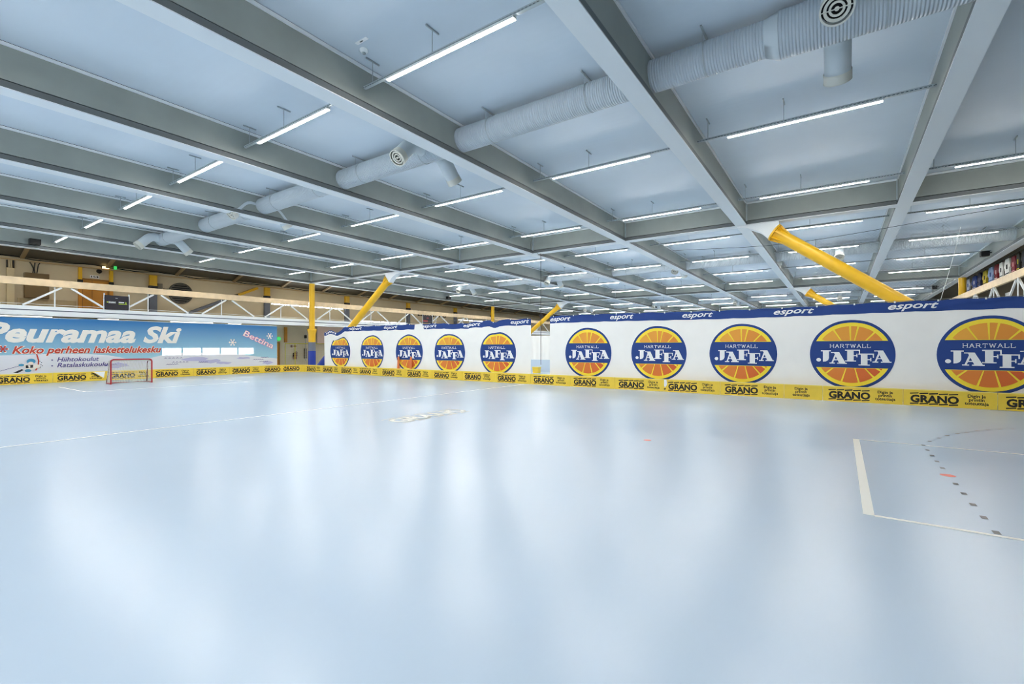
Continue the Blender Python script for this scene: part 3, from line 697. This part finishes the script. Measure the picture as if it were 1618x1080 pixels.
# ------------------------------------------------------------------ goal
def goal():
    gx, g0, g1, H, D = -28.15, 7.25, 8.85, 1.17, .65
    t = thing('floorball_goal', 'small red goal with white net standing before the blue banner', 'goal', (gx, (g0+g1)/2, 0))
    h = (g1-g0)/2; m = MB(); r = .032
    m.tube([(0, -h, 0), (0, -h, H-.1), (0, -h+.03, H-.03), (0, -h+.1, H), (0, h-.1, H), (0, h-.03, H-.03), (0, h, H-.1), (0, h, 0)], r, 12); m.build('front_frame', M_RED, t)
    m = MB(); m.tube([(0, -h, r), (-D, -h, r), (-D, h, r), (0, h, r)], .028, 10); m.build('base_frame', M_RED, t)
    for s in (-1, 1):
        m = MB(); m.tube([(-.02, s*h, H-.05), (-.3, s*(h-.05), H-.06), (-.42, s*(h-.06), H-.2), (-D, s*h, r)], .02, 10); m.build('rear_stay', mat('dark_red', (92, 26, 34), .4), t)
    m = MB()
    def back(a, b): # a across, b 0 bottom .. 1 rear top .. 1.4 front top
        if b <= 1: return (-D+(D-.36)*b, -h+2*h*a, r+(H-.1-r)*b)
        return (-.36+.36*(b-1)/.4, -h+2*h*a, H-.1+.08*(b-1)/.4)
    n = 26
    for k in range(n+1): m.tube([back(k/n, 0), back(k/n, 1), back(k/n, 1.4)], .0058, 3, caps=False)
    for k in range(22): m.tube([back(0, 1.4*k/21), back(1, 1.4*k/21)], .0058, 3, caps=False)
    for s in (-1, 1):
        for k in range(1, 8):
            x = -D*k/8; ztop = min(H-.06, r+(H-.1)*(D+x)/(D-.36)); m.tube([(x, s*h, r), (x, s*h, ztop)], .0058, 3, caps=False)
        for k in range(1, 14):
            z = H*k/14; xb = -D+(D-.36)*min(1, z/(H-.1)); m.tube([(0, s*h, z), (xb, s*h, z)], .0058, 3, caps=False)
    m.build('net', M_NETW, t)
goal()

# ------------------------------------------------------------------ gallery rail trusses
def truss(x, y0, y1, side, lab, tops):
    t = thing('railing_truss', lab, 'railing', (x, y0, EYE+1.5)); E = EYE-(EYE+1.5)
    m = MB(); m.box(-.07, .07, 0, y1-y0, E+3.02, E+3.37); m.build('timber_rail', M_WOOD, t)
    tag(t.children[-1], 'pale timber top rail')
    m = MB(); m.box(-.06, .12, 0, y1-y0, E+1.52, E+1.76, 0); m.box(-.02, .08, 0, y1-y0, E+1.76, E+1.82, 1); m.box(-.08, .08, 0, y1-y0, E+1.82, E+2.0, 0); m.build('bottom_chord', [M_WHITE, M_GREYW], t)  # grey middle strip paints the shadow line in the chord's recess
    for y in tops:
        for s in (-1, 1):
            if not (y0 < y+s*.2 < y1): continue
            e = min(max(y+s*1.6, y0+.1), y1-.1)
            m = MB(); m.bar((0, y+s*.18-y0, E+3.0), (0, e-y0, E+2.02), .07, .09); m.build('brace', M_WHITE, t)
        if y0 < y < y1:
            m = MB(); m.box(-.1, -.06, y-y0-.45, y-y0-.40, E+2.0, E+3.02); m.build('post', M_WHITE, t)
    m = MB(); m.tube([(-.09, 0, E+2.1), (-.09, y1-y0, E+2.1)], .012, 6); m.build('wire', M_WHITE, t)
tops = [6.66+3.95*k for k in range(-3, 16)]
truss(-32.9, -4, 20.17, 1, 'near white steel railing truss with timber top rail, above the blue banner', tops)
truss(-32.9, 20.59, 42.69, 1, 'middle white railing truss with timber rail, behind the left white banner', tops)
truss(-32.9, 43.11, 65, 1, 'far white railing truss with timber rail at the gallery end', tops)
truss(6.5, 24, 46.5, -1, 'railing truss with pale timber rail at far right above the right banner', [30.2, 34.2, 38.2, 42.2])

def sign(y0, y1, z0, z1, lab, parts):
    x = -32.78; t = thing('sign', lab, 'sign', (x, (y0+y1)/2, z0)); w = (y1-y0)/2; h = z1-z0
    m = MB(); m.box(-.02, 0, -w, w, 0, h); p = Print(); parts(p, w, h); p.into(m, lambda u, v, d: (d, u, v), step=.002)
    m.build('panel', [mat('sign_dark', (42, 38, 46), .5), M_WHITE, mat('sign_lime', (190, 214, 60), .5), mat('sign_red', (150, 50, 56), .5)], t)
    for s in (-1, 1): m = MB(); m.box(-.03, .0, s*w-.03, s*w+.03, -.05, h+.1); m.build('frame_post', M_WHITE, t)
def s1(p, w, h):
    p.circle(-w*.75, h*.52, .035, 2, 1, 14); p.rect(-w*.66, -w*.1, h*.5, h*.54, 1, 1)
    for k in range(6): p.rect(-w*.66+k*.055, -w*.66+k*.055+.03, h*.44, h*.58, 1, 1)
    p.poly([(w*.15, h*.40), (w*.85, h*.40), (w*.85, h*.45), (w*.15, h*.45)], 2, 1); p.rect(w*.15, w*.6, h*.5, h*.58, 1, 1)
    p.poly([(w*.68, h*.46), (w*.74, h*.62), (w*.80, h*.5), (w*.78, h*.46)], 2, 1)
    p.rect(-.06, .04, h*.8, h*.83, 1, 1)
sign(8.16, 9.24, EYE+2.0, EYE+2.78, 'black sign panel with lime and white marks hung in the near railing truss', s1)
sign(31.9, 33.2, EYE+2.2, EYE+2.95, 'dark sign panel with red marks in the truss above the left banner', lambda p, w, h: (p.rect(-w*.9, 0, h*.15, h*.4, 3, 1), p.rect(-w*.2, w*.2, h*.6, h*.75, 3, 1)))

# ------------------------------------------------------------------ left gallery wall fittings
for k, y in enumerate((7.85, 9.25, 11.35, 18.6, 25.7, 32.9, 40.0, 46.9)):
    t = thing('wall_post', 'yellow steel post with dark lower wrap on the gallery wall, %s from the left' % ORD[k], 'post', (XL+.1, y, EYE+1.78), 'yellow posts along the left gallery wall')
    w = .08 if k < 2 else .2
    m = MB(); m.box(-.095, .1, -w, w, 2.05, 2.80+zc(y)); m.build('upper_shaft', M_YELLOW, t)
    m = MB(); m.box(-.095, .12, -w-.02, w+.02, 1.85, 2.05); m.build('black_band', M_BLACK, t)
    m = MB(); m.box(-.095, .1, -w, w, 0, 1.85); m.build('grey_wrap', M_GREYW if k >= 2 else M_ORANGE, t)
t = thing('wall_brace', 'slanting yellow and grey brace on the gallery wall', 'brace', (XL+.1, 15.5, EYE+1.78))
pt = lambda k: (.03, -2.7+5.0*k, .2+2.35*k)
m = MB(); m.bar(pt(0), pt(.66), .16, .5, 0, (1, 0, 0)); m.build('grey_wrap', M_GREYW, t)
m = MB(); m.bar(pt(.66), pt(.72), .17, .52, 0, (1, 0, 0)); m.build('black_band', M_BLACK, t)
m = MB(); m.bar(pt(.72), pt(1), .16, .5, 0, (1, 0, 0)); m.build('upper_shaft', M_YELLOW, t)
def door(n, y0, y1, z0, z1, lab, mid=None):
    d = tag(bpy.data.objects.new('door_%d' % n, None), lab, kind='structure'); COL.objects.link(d)
    m = MB(); m.box(XL, XL+.05, y0, y1, z0, z1); m.build('leaf', M_ORANGE, d)
    m = MB(); m.box(XL, XL+.09, y0-.08, y0, z0, z1+.08); m.box(XL, XL+.09, y1, y1+.08, z0, z1+.08); m.box(XL, XL+.09, y0, y1, z1, z1+.08)
    if mid: m.box(XL+.05, XL+.058, mid-.01, mid+.01, z0, z1)
    m.build('door_frame', mat('door_frame_brown', (150, 104, 40), .5), d)
    m = MB(); m.tube([(XL+.05, y1-.12, z0+1.0), (XL+.1, y1-.12, z0+1.0), (XL+.1, y1-.26, z0+1.0)], .012, 8); m.build('door_handle', M_ZINC, d)
door(1, 7.98, 9.1, EYE+1.78, EYE+3.85, 'orange door on the gallery', 8.4)
door(2, 18.6, 19.55, 0, 2.05, 'orange door under the gallery')
def plate(name, y, z, w, h, lab, cat, bg, txt=None, glow=False):
    m = MB(); m.box(XL, XL+.03, y-w/2, y+w/2, z, z+h); p = Print()
    if txt: p.text(text_fit(txt, y-w*.4, y+w*.4, z+h*.22, h*.55, bold=.03), 1, 1)
    p.into(m, lambda u, v, d: (XL+.03+d, u, v)); return tag(m.build(name, [bg, M_PBLACK]), lab, cat)
plate('door_sign', 8.52, EYE+3.99, .42, .17, 'small white number plate reading 153 above the gallery door', 'sign', M_PWHITE, '153')
def small(name, lab, cat, fn, mats): m = MB(); fn(m); return tag(m.build(name, mats), lab, cat)
t = thing('exit_sign', 'small green exit sign at the top of the gallery wall', 'sign', (XL+.05, 9.45, EYE+4.62))
m = MB(); m.box(.05, .1, -.07, .07, 0, .28); m.build('lit_face', M_GREEN, t); m = MB(); m.box(-.05, -.035, -.05, .05, .0, .26); m.box(-.05, .05, -.03, .03, .2, .26); m.build('bracket', M_BLACK, t)
t = thing('wall_lamp', 'small lit lamp left of the green exit sign on the gallery wall', 'lamp', (XL+.05, 9.0, EYE+4.62))
m = MB(); m.box(0, .1, -.15, .15, 0, .12); m.build('lamp_glass', mat('warm_lamp', (255, 230, 170), .4, emit=(255, 220, 150), estr=2.5), t)
m = MB(); m.box(-.05, 0, -.17, .17, -.01, .14); m.build('back_plate', M_BLACK, t)
t = thing('security_camera', 'black dome camera on the gallery wall above the number plate', 'camera', (XL, 8.68, EYE+4.40))
m = MB(); m.tube([(0, 0, 0), (.2, 0, -.02)], .03, 8); m.build('arm', M_BLACK, t); m = MB(); m.tube([(.2, 0, .1), (.2, 0, 0), (.2, 0, -.08), (.2, 0, -.12)], [.1, .14, .1, .03], 14); m.build('dome', M_BLACK, t)
t = thing('junction_box', 'brown metal cabinet with black cables on the gallery wall at far left', 'cabinet', (XL, 6.1, EYE+2.6))
m = MB(); m.box(.02, .35, -.52, .42, 0, 1.34); m.build('cabinet_body', mat('cabinet_brown', (110, 88, 52), .6), t)
for k, y in enumerate((-.18, -.1, -.02)):
    m = MB(); m.tube([(.1, y, 1.34), (.1, y+.03*(-1)**k, 1.6), (.08, y-.06+.06*k, 1.85), (.1, y-.12+.12*k, 1.93)], .022, 8); m.build('cable', M_BLACK, t)
t = thing('service_pipes', 'bundle of beige service pipes on the gallery wall at the far left edge', 'pipe', (XL, 5.08, EYE+1.78))
m = MB(); m.box(.02, .18, -.14, .14, 0, 2.35); m.build('casing', mat('pipe_beige', (206, 190, 152), .6), t)
for y in (-.12, -.04, .04, .12):
    m = MB(); m.tube([(.08, y, 2.35), (.08, y, 2.76)], .03, 8); m.build('pipe', M_BLACK if abs(y) > .1 else MATS['pipe_beige'], t)
small('cable', 'black cable lying along the top ledge of the gallery wall', 'cable', lambda m: m.tube([(XL+.06, y, EYE+4.77+zc(y)+.05*math.sin(1.7*y)+.02*math.sin(4*y)) for y in [2+.4*k for k in range(70)]], .025, 6), M_BLACK)
small('ledge', 'beige ledge along the top of the gallery wall', 'ledge', lambda m: m.box(XL+.005, XL+.12, YN+1, YF-1, EYE+4.6, EYE+4.66, 0, zc), mat('ledge_beige', (196, 170, 124), .6))
t = thing('wall_vent', 'large dark round vent grille on the gallery wall', 'vent', (XL, 12.9, EYE+3.5))
m = MB(); m.ring((0, 0, 0), (1, 0, 0), .62, .7, .12, 40); m.build('rim', mat('vent_rim', (84, 82, 74), .6), t)
m = MB(); m.tube([(.02, 0, 0), (.04, 0, 0)], .62, 40); m.build('dark_opening', M_DARK, t)
for k in range(-4, 5):
    hw = math.sqrt(max(.01, .38-(.14*k)**2)); m = MB(); m.bar((.06, -hw, .14*k), (.06, hw, .14*k), .02, .06); m.build('slat', MATS['vent_rim'], t)
t = thing('wall_bracket', 'dark wall bracket fitting between yellow post and round vent', 'bracket', (XL, 11.9, EYE+3.6))
m = MB(); m.box(0, .15, -.3, -.05, .1, .42); m.build('box', mat('bracket_grey', (120, 112, 96), .6), t); m = MB(); m.bar((.1, 0, .1), (.1, .35, .1), .05, .05); m.bar((.1, .35, -.1), (.1, .35, .3), .05, .05); m.build('arm', M_BLACK, t)
m = MB(); p = Print(); p.text(text_fit('Latoaolto', 34.3, 38.6, EYE+3.15, .55, bold=.02), 0, 1); p.into(m, lambda u, v, d: (XL+.01+d, u, v)); tag(m.build('wall_lettering', M_PBLACK), 'dark lettering on the beige gallery wall, half hidden by the timber rail', 'lettering')
for k, y in enumerate([1.0+3.55*j for j in range(14)]):
    m = MB(); yy = y+4.5
    m.bar((XL+.22, yy, EYE+4.76+zc(yy)), (beam_x(-7)-.25, yy, EYE+5.56+zc(yy)), .16, .12)
    tag(m.build('rafter', mat('rafter_tan', (150, 128, 92), .6)), 'tan rafter under the left gallery soffit, %s from the left' % ORD[k], 'rafter', 'tan rafters under the left soffit')
for k, (y0, y1) in enumerate(((4.1, 6.4), (8.3, 9.2), (11.8, 14.2), (15.2, 16.0))):
    t = thing('gallery_lamp', 'white lamp under the left gallery, just above the blue banner, %s from the left' % ORD[k], 'ceiling light', (-34.4, (y0+y1)/2, EYE+1.52), 'lamps under the left gallery')
    m = MB(); m.box(-.1, .1, (y0-y1)/2, (y1-y0)/2, .03, .1); m.build('housing', M_LAMPB, t)
    m = MB(); m.box(-.08, .08, (y0-y1)/2, (y1-y0)/2, 0, .03); m.build('diffuser', mat('gallery_diffuser', (255, 250, 235), .4, emit=(255, 246, 226), estr=1.8), t)

for k, y in enumerate((3.72, 7.27, 14.4, 21.5, 28.6, 35.7)):  # added lamps, hidden by the outer beam, to brighten the gallery wall
    t = thing('walkway_fill_lamp', 'added warm fill lamp over the left gallery walkway behind the outer beam, %s from the left' % ORD[k], 'ceiling light', (-33.6, y, EYE+5.14+zc(y)), 'added warm lamps brightening the gallery walkway')
    m = MB(); m.box(-.06, .06, -1.2, 1.2, .03, .34); m.build('housing', M_LAMPB, t)
    m = MB(); m.box(-.05, .05, -1.2, 1.2, 0, .03); m.build('diffuser', mat('walkway_fill_diffuser', (255, 240, 210), .4, emit=(255, 236, 204), estr=8), t)

# ------------------------------------------------------------------ under the gallery at the corner
t = thing('exit_sign', 'round green exit light left of the orange door below the gallery', 'sign', (XL+.1, 19.5, EYE+.45))
m = MB(); m.tube([(0, 0, .12), (.06, 0, .12)], .16, 16); m.build('lit_face', M_GREEN, t); m = MB(); m.box(-.1, 0, -.05, .05, .05, .2); m.build('bracket', M_WHITE, t)
t = thing('fire_extinguisher', 'dark red fire extinguisher on the wall right of the orange door', 'fire extinguisher', (XL+.15, 20.85, .75))
m = MB(); m.tube([(0, 0, 0), (0, 0, .03), (0, 0, .5), (0, 0, .58), (0, 0, .62)], [.07, .1, .1, .06, .03], 14); m.build('cylinder', mat('extinguisher_red', (120, 34, 30), .4), t)
m = MB(); m.tube([(0, 0, .62), (.08, .05, .66), (.1, .12, .5), (.08, .13, .25)], .015, 8); m.build('hose', M_BLACK, t)
m = MB(); m.box(-.15, -.1, -.12, .12, .2, .5); m.build('wall_bracket', M_BLACK, t)
m = MB(); m.box(XL, XL+.02, 20.45, 21.05, 1.62, 1.95); p = Print(); p.rect(20.5, 20.7, 1.7, 1.9, 1, 1); p.rect(20.78, 21.0, 1.72, 1.88, 1, 1); p.into(m, lambda u, v, d: (XL+.02+d, u, v)); tag(m.build('notice', [mat('notice_cream', (222, 206, 170), .6), mat('notice_dark', (120, 80, 70), .6)]), 'small notice above the fire extinguisher', 'sign')
t = thing('standpipe', 'thin grey pipe with a grey valve box on the wall under the gallery', 'pipe', (XL+.1, 21.75, .6))
m = MB(); m.tube([(0, 0, 0), (0, 0, 2.2)], .02, 8); m.build('pipe', M_ZINC, t); m = MB(); m.box(-.08, .1, -.1, .1, .2, 1.0); m.build('valve_box', mat('valve_grey', (140, 130, 112), .6), t); m = MB(); m.box(-.05, .08, -.07, .07, 1.85, 2.1); m.build('valve', M_BLACK, t)
t = thing('beam_casing', 'orange-brown pipe casing on the wall under the gallery', 'pipe', (XL, 20.1, 2.1))
m = MB(); m.box(0, .15, -.1, .1, 0, 1.2); m.build('casing', M_ORANGE, t)
t = thing('net_frame', 'yellow tubular net frame under the gallery beside the blue column', 'frame', (-35.2, 21.0, 0))
for y in (-1.35, -.55, 2.3): m = MB(); m.tube([(0, y, 0), (0, y, 2.0)], .03, 8); m.build('post', mat('lime_yellow', (206, 196, 60), .4), t)
m = MB(); m.tube([(0, -1.35, 2.0), (0, 2.3, 2.0)], .03, 8); m.build('top_bar', MATS['lime_yellow'], t)
m = MB()
for k in range(25): m.tube([(0, -1.35+3.65*k/24, 0), (0, -1.35+3.65*k/24, 2.0)], .003, 3)
for k in range(12): m.tube([(0, -1.35, 2.0*k/12), (0, 2.3, 2.0*k/12)], .003, 3)
m.build('net', M_NETW, t)
m = MB(); m.box(-35.6, -35.55, 22.6, 25.5, 2.0, 3.425); tag(m.build('curtain', mat('curtain_peach', (238, 206, 186), .8)), 'pale peach curtain just right of the blue padded column', 'curtain')
m = MB(); n = 60
vs = [(-20.5+5.5*i/n, 30+.06*math.sin(i*1.1), z) for i in range(n+1) for z in (.0, 2.6)]
m.add(vs, [(2*i, 2*i+2, 2*i+3, 2*i+1) for i in range(n)], 0, True); tag(m.build('curtain', M_CLOTH), 'white curtain seen through the gap between the white banners', 'curtain')
t = thing('low_screen', 'pale blue low screen seen low in the gap between the white banners', 'screen', (-16.6, 27.6, 0))
m = MB(); m.box(-1.6, 1.6, -.04, .04, .05, .87); m.build('panel', mat('pale_blue', (196, 212, 230), .5), t)
for sx in (-1.5, 1.5): m = MB(); m.box(sx-.03, sx+.03, -.3, .3, 0, .05); m.build('foot', M_ZINC, t)
t = thing('crate', 'small yellow crate on the floor in the gap between the white banners', 'crate', (-16.75, 26.8, 0))
m = MB(); m.prism([(-.19, .0), (.19, 0), (.23, .38), (-.23, .38)], lambda u, v, q: (u, q, v), -.18, .18); m.build('crate_body', M_BOARD, t)
m = MB(); m.box(-.25, .25, -.2, .2, .38, .41); m.build('rim', M_BOARDT, t)

# ------------------------------------------------------------------ loudspeakers, cables, net, small ceiling fittings
def speaker(x, y, z, s, lab):
    t = thing('loudspeaker', lab, 'loudspeaker', (x, y, z)); m = MB(); m.box(-.16, .16, -.2, .2, -.13, .13); m.build('cabinet', M_BLACK, t)
    m = MB(); m.box(s*.16, s*.17, -.18, .18, -.11, .11); m.build('grille', mat('speaker_grille', (14, 14, 15), .7), t)
    m = MB(); m.tube([(-s*.1, 0, 0), (-s*.255, 0, .06)], .025, 8); m.build('bracket', M_BLACK, t)
speaker(XCL+.43, 5.4, EYE+5.1, 1, 'black loudspeaker on the outer left beam, beside the leftmost strip light')
speaker(XCL+.43, 35.0, EYE+5.1+zc(35), 1, 'black loudspeaker on the outer left beam above the middle of the left banner')
speaker(XCR-.43, 34.6, EYE+5.1+zc(34.6), -1, 'black loudspeaker on the outer right beam above the hanging jerseys')
speaker(XCR-.43, 50.8, EYE+5.1+zc(50.8), -1, 'small far black loudspeaker on the outer right beam by the big strut')
t = thing('hanging_cable', 'black cable hanging from the roof above the gap between the banners', 'cable', (-12.0, 19.6, 0))
zt = ZF+zc(19.6)
m = MB(); m.tube([(-.6, .64, zt-.005), (-.45, .5, zt-.12), (0, 0, zt-.2), (0, 0, .9)], .012, 6); m.build('cord', M_BLACK, t)
m = MB(); m.box(-.07, .07, -.05, .05, EYE+1.42, EYE+1.56); m.build('clamp', M_BLACK, t)
small('hanging_string', 'thin white string hanging slantwise at far right from the net to the banner', 'string', lambda m: m.tube([(3.1, 20.2, EYE+3.75), (2.95, 20.2, EYE+2.9), (2.62, 20.2, EYE+1.42)], .007, 5), M_WHITE)
t = thing('safety_net', 'fine dark safety net on a wire above the right banner', 'net', (-6, 20.75, EYE))
wire = lambda u: 4.22-.30*math.exp(-((u-4.2)/3.5)**2)+.02*max(0, u-7)**1.4
m = MB(); m.tube([(u, 0, wire(u)) for u in [.5*k for k in range(27)]], .009, 6); m.build('wire', M_WIRE, t)
m = MB(); zb_ = 1.9
for sg in (1, -1):                                           # knotted diagonally
    for k in range(-34, 50):
        a = 5.2+.1*k; seg = []
        for q in range(31):
            w_ = 2.4*q/30; u = a+w_ if sg > 0 else a+3.75-.1*15-w_+1.0
            z_ = zb_+w_
            if 5.2 <= u <= 8.95 and z_ < wire(u): seg.append((u, 0, z_))
        if len(seg) > 1: m.tube([seg[0], seg[-1]], .0017, 3, caps=False)
m.build('mesh', M_WIRE, t)
t = thing('smoke_detector', 'white round smoke detector on the roof deck left of the nearest strip light', 'detector', (-7.5, 5.75, ZD+zc(5.75)))
m = MB(); m.tube([(0, 0, 0), (0, 0, -.03), (0, 0, -.06)], [.08, .08, .05], 18); m.build('base', M_WHITE, t); m = MB(); m.tube([(0, 0, -.06), (0, 0, -.09)], .03, 12); m.build('sensor', M_ZINC, t)
m = MB(); m.box(-.16, .16, -.035, .035, -.008, 0); m.box(-.05, .03, -.012, .012, -.01, -.008, 1); o = m.build('label_plate', [M_PWHITE, M_DOT]); o.location = (-7.32, 5.56, ZD+zc(5.56)); tag(o, 'small white label plate on the roof deck near the smoke detector', 'label')

# ------------------------------------------------------------------ right gallery: jerseys, chairs
small('clothes_line', 'line under the right soffit carrying the hanging jerseys', 'line', lambda m: m.tube([(7.25, 27, EYE+4.71), (7.25, 49, EYE+4.71)], .012, 6), M_WIRE)
JY = [(45.2, 43.9, 'white and blue', (190, 198, 210), (50, 80, 150)), (43.5, 42.0, 'blue', (50, 78, 150), (220, 220, 226)), (41.9, 40.8, 'dark navy', (30, 36, 66), (90, 100, 140)), (40.6, 39.4, 'olive yellow', (186, 168, 40), (60, 60, 40)), (39.3, 38.0, 'pale blue', (150, 172, 208), (60, 90, 150)), (37.9, 37.0, 'dark red', (136, 38, 44), (220, 200, 190)), (36.9, 36.0, 'white with dark collar', (232, 230, 222), (60, 60, 60)), (35.9, 34.75, 'white with black trim', (238, 236, 228), (40, 40, 40)), (34.65, 33.8, 'maroon and pink', (130, 40, 50), (220, 160, 160)), (33.75, 33.1, 'black and yellow', (40, 40, 30), (220, 200, 40)), (33.0, 31.9, 'black', (26, 28, 34), (60, 66, 90)), (31.8, 31.2, 'orange red', (206, 76, 40), (240, 200, 160)), (31.1, 30.2, 'bright yellow', (226, 200, 40), (40, 40, 40))]
for y1, y0, nm, c, c2 in JY:
    t = thing('jersey', '%s sports jersey hanging on the line above the right rail' % nm, 'jersey', (7.25, (y0+y1)/2, EYE+3.68), 'sports jerseys hanging at the right gallery')
    w = (y1-y0)/2; H = .93+random.uniform(-.05, .03)
    out = [(-.6*w, 0), (.6*w, 0), (.6*w, H*.55), (.85*w, H*.42), (w, H*.58), (.6*w, H), (.2*w, H*1.02), (0, H*.95), (-.2*w, H*1.02), (-.6*w, H), (-w, H*.58), (-.85*w, H*.42), (-.6*w, H*.55)]
    m = MB(); m.prism(out, lambda u, v, q: (q, u, v), -.04, .04); m.build('body', mat('jersey_'+nm.replace(' ', '_'), c, .8), t)
    m = MB(); m.box(-.05, -.04, -.16*w, .02*w, H*.42, H*.68); m.box(-.05, -.04, .08*w, .2*w, H*.42, H*.68); m.box(-.05, -.04, -.6*w, .6*w, H*.14, H*.19); m.build('printed_trim', mat('trim_'+nm.replace(' ', '_'), c2, .8), t)
    m = MB(); m.tube([(0, 0, H*.95), (0, 0, 1.017)], .012, 6); m.build('coat_hanger', M_BLACK, t)
for k, y in enumerate((33.4, 36.6)):
    t = thing('chair', 'white frame chair behind the right rail, %s' % ('nearer one' if k == 0 else 'farther one'), 'chair', (7.3, y, EYE+1.78), 'white chairs behind the right rail')
    for sx in (-.22, .22):
        for sy in (-.4, .4):
            m = MB(); m.box(sx-.03, sx+.03, sy-.06, sy+.06, 0, 1.15 if sx > 0 else .5); m.build('leg', M_WHITE, t)
    m = MB(); m.box(-.25, .25, -.42, .42, .46, .5); m.build('seat', M_WHITE, t); m = MB(); m.box(.19, .25, -.45, .45, .95, 1.15); m.build('backrest', M_WHITE, t)
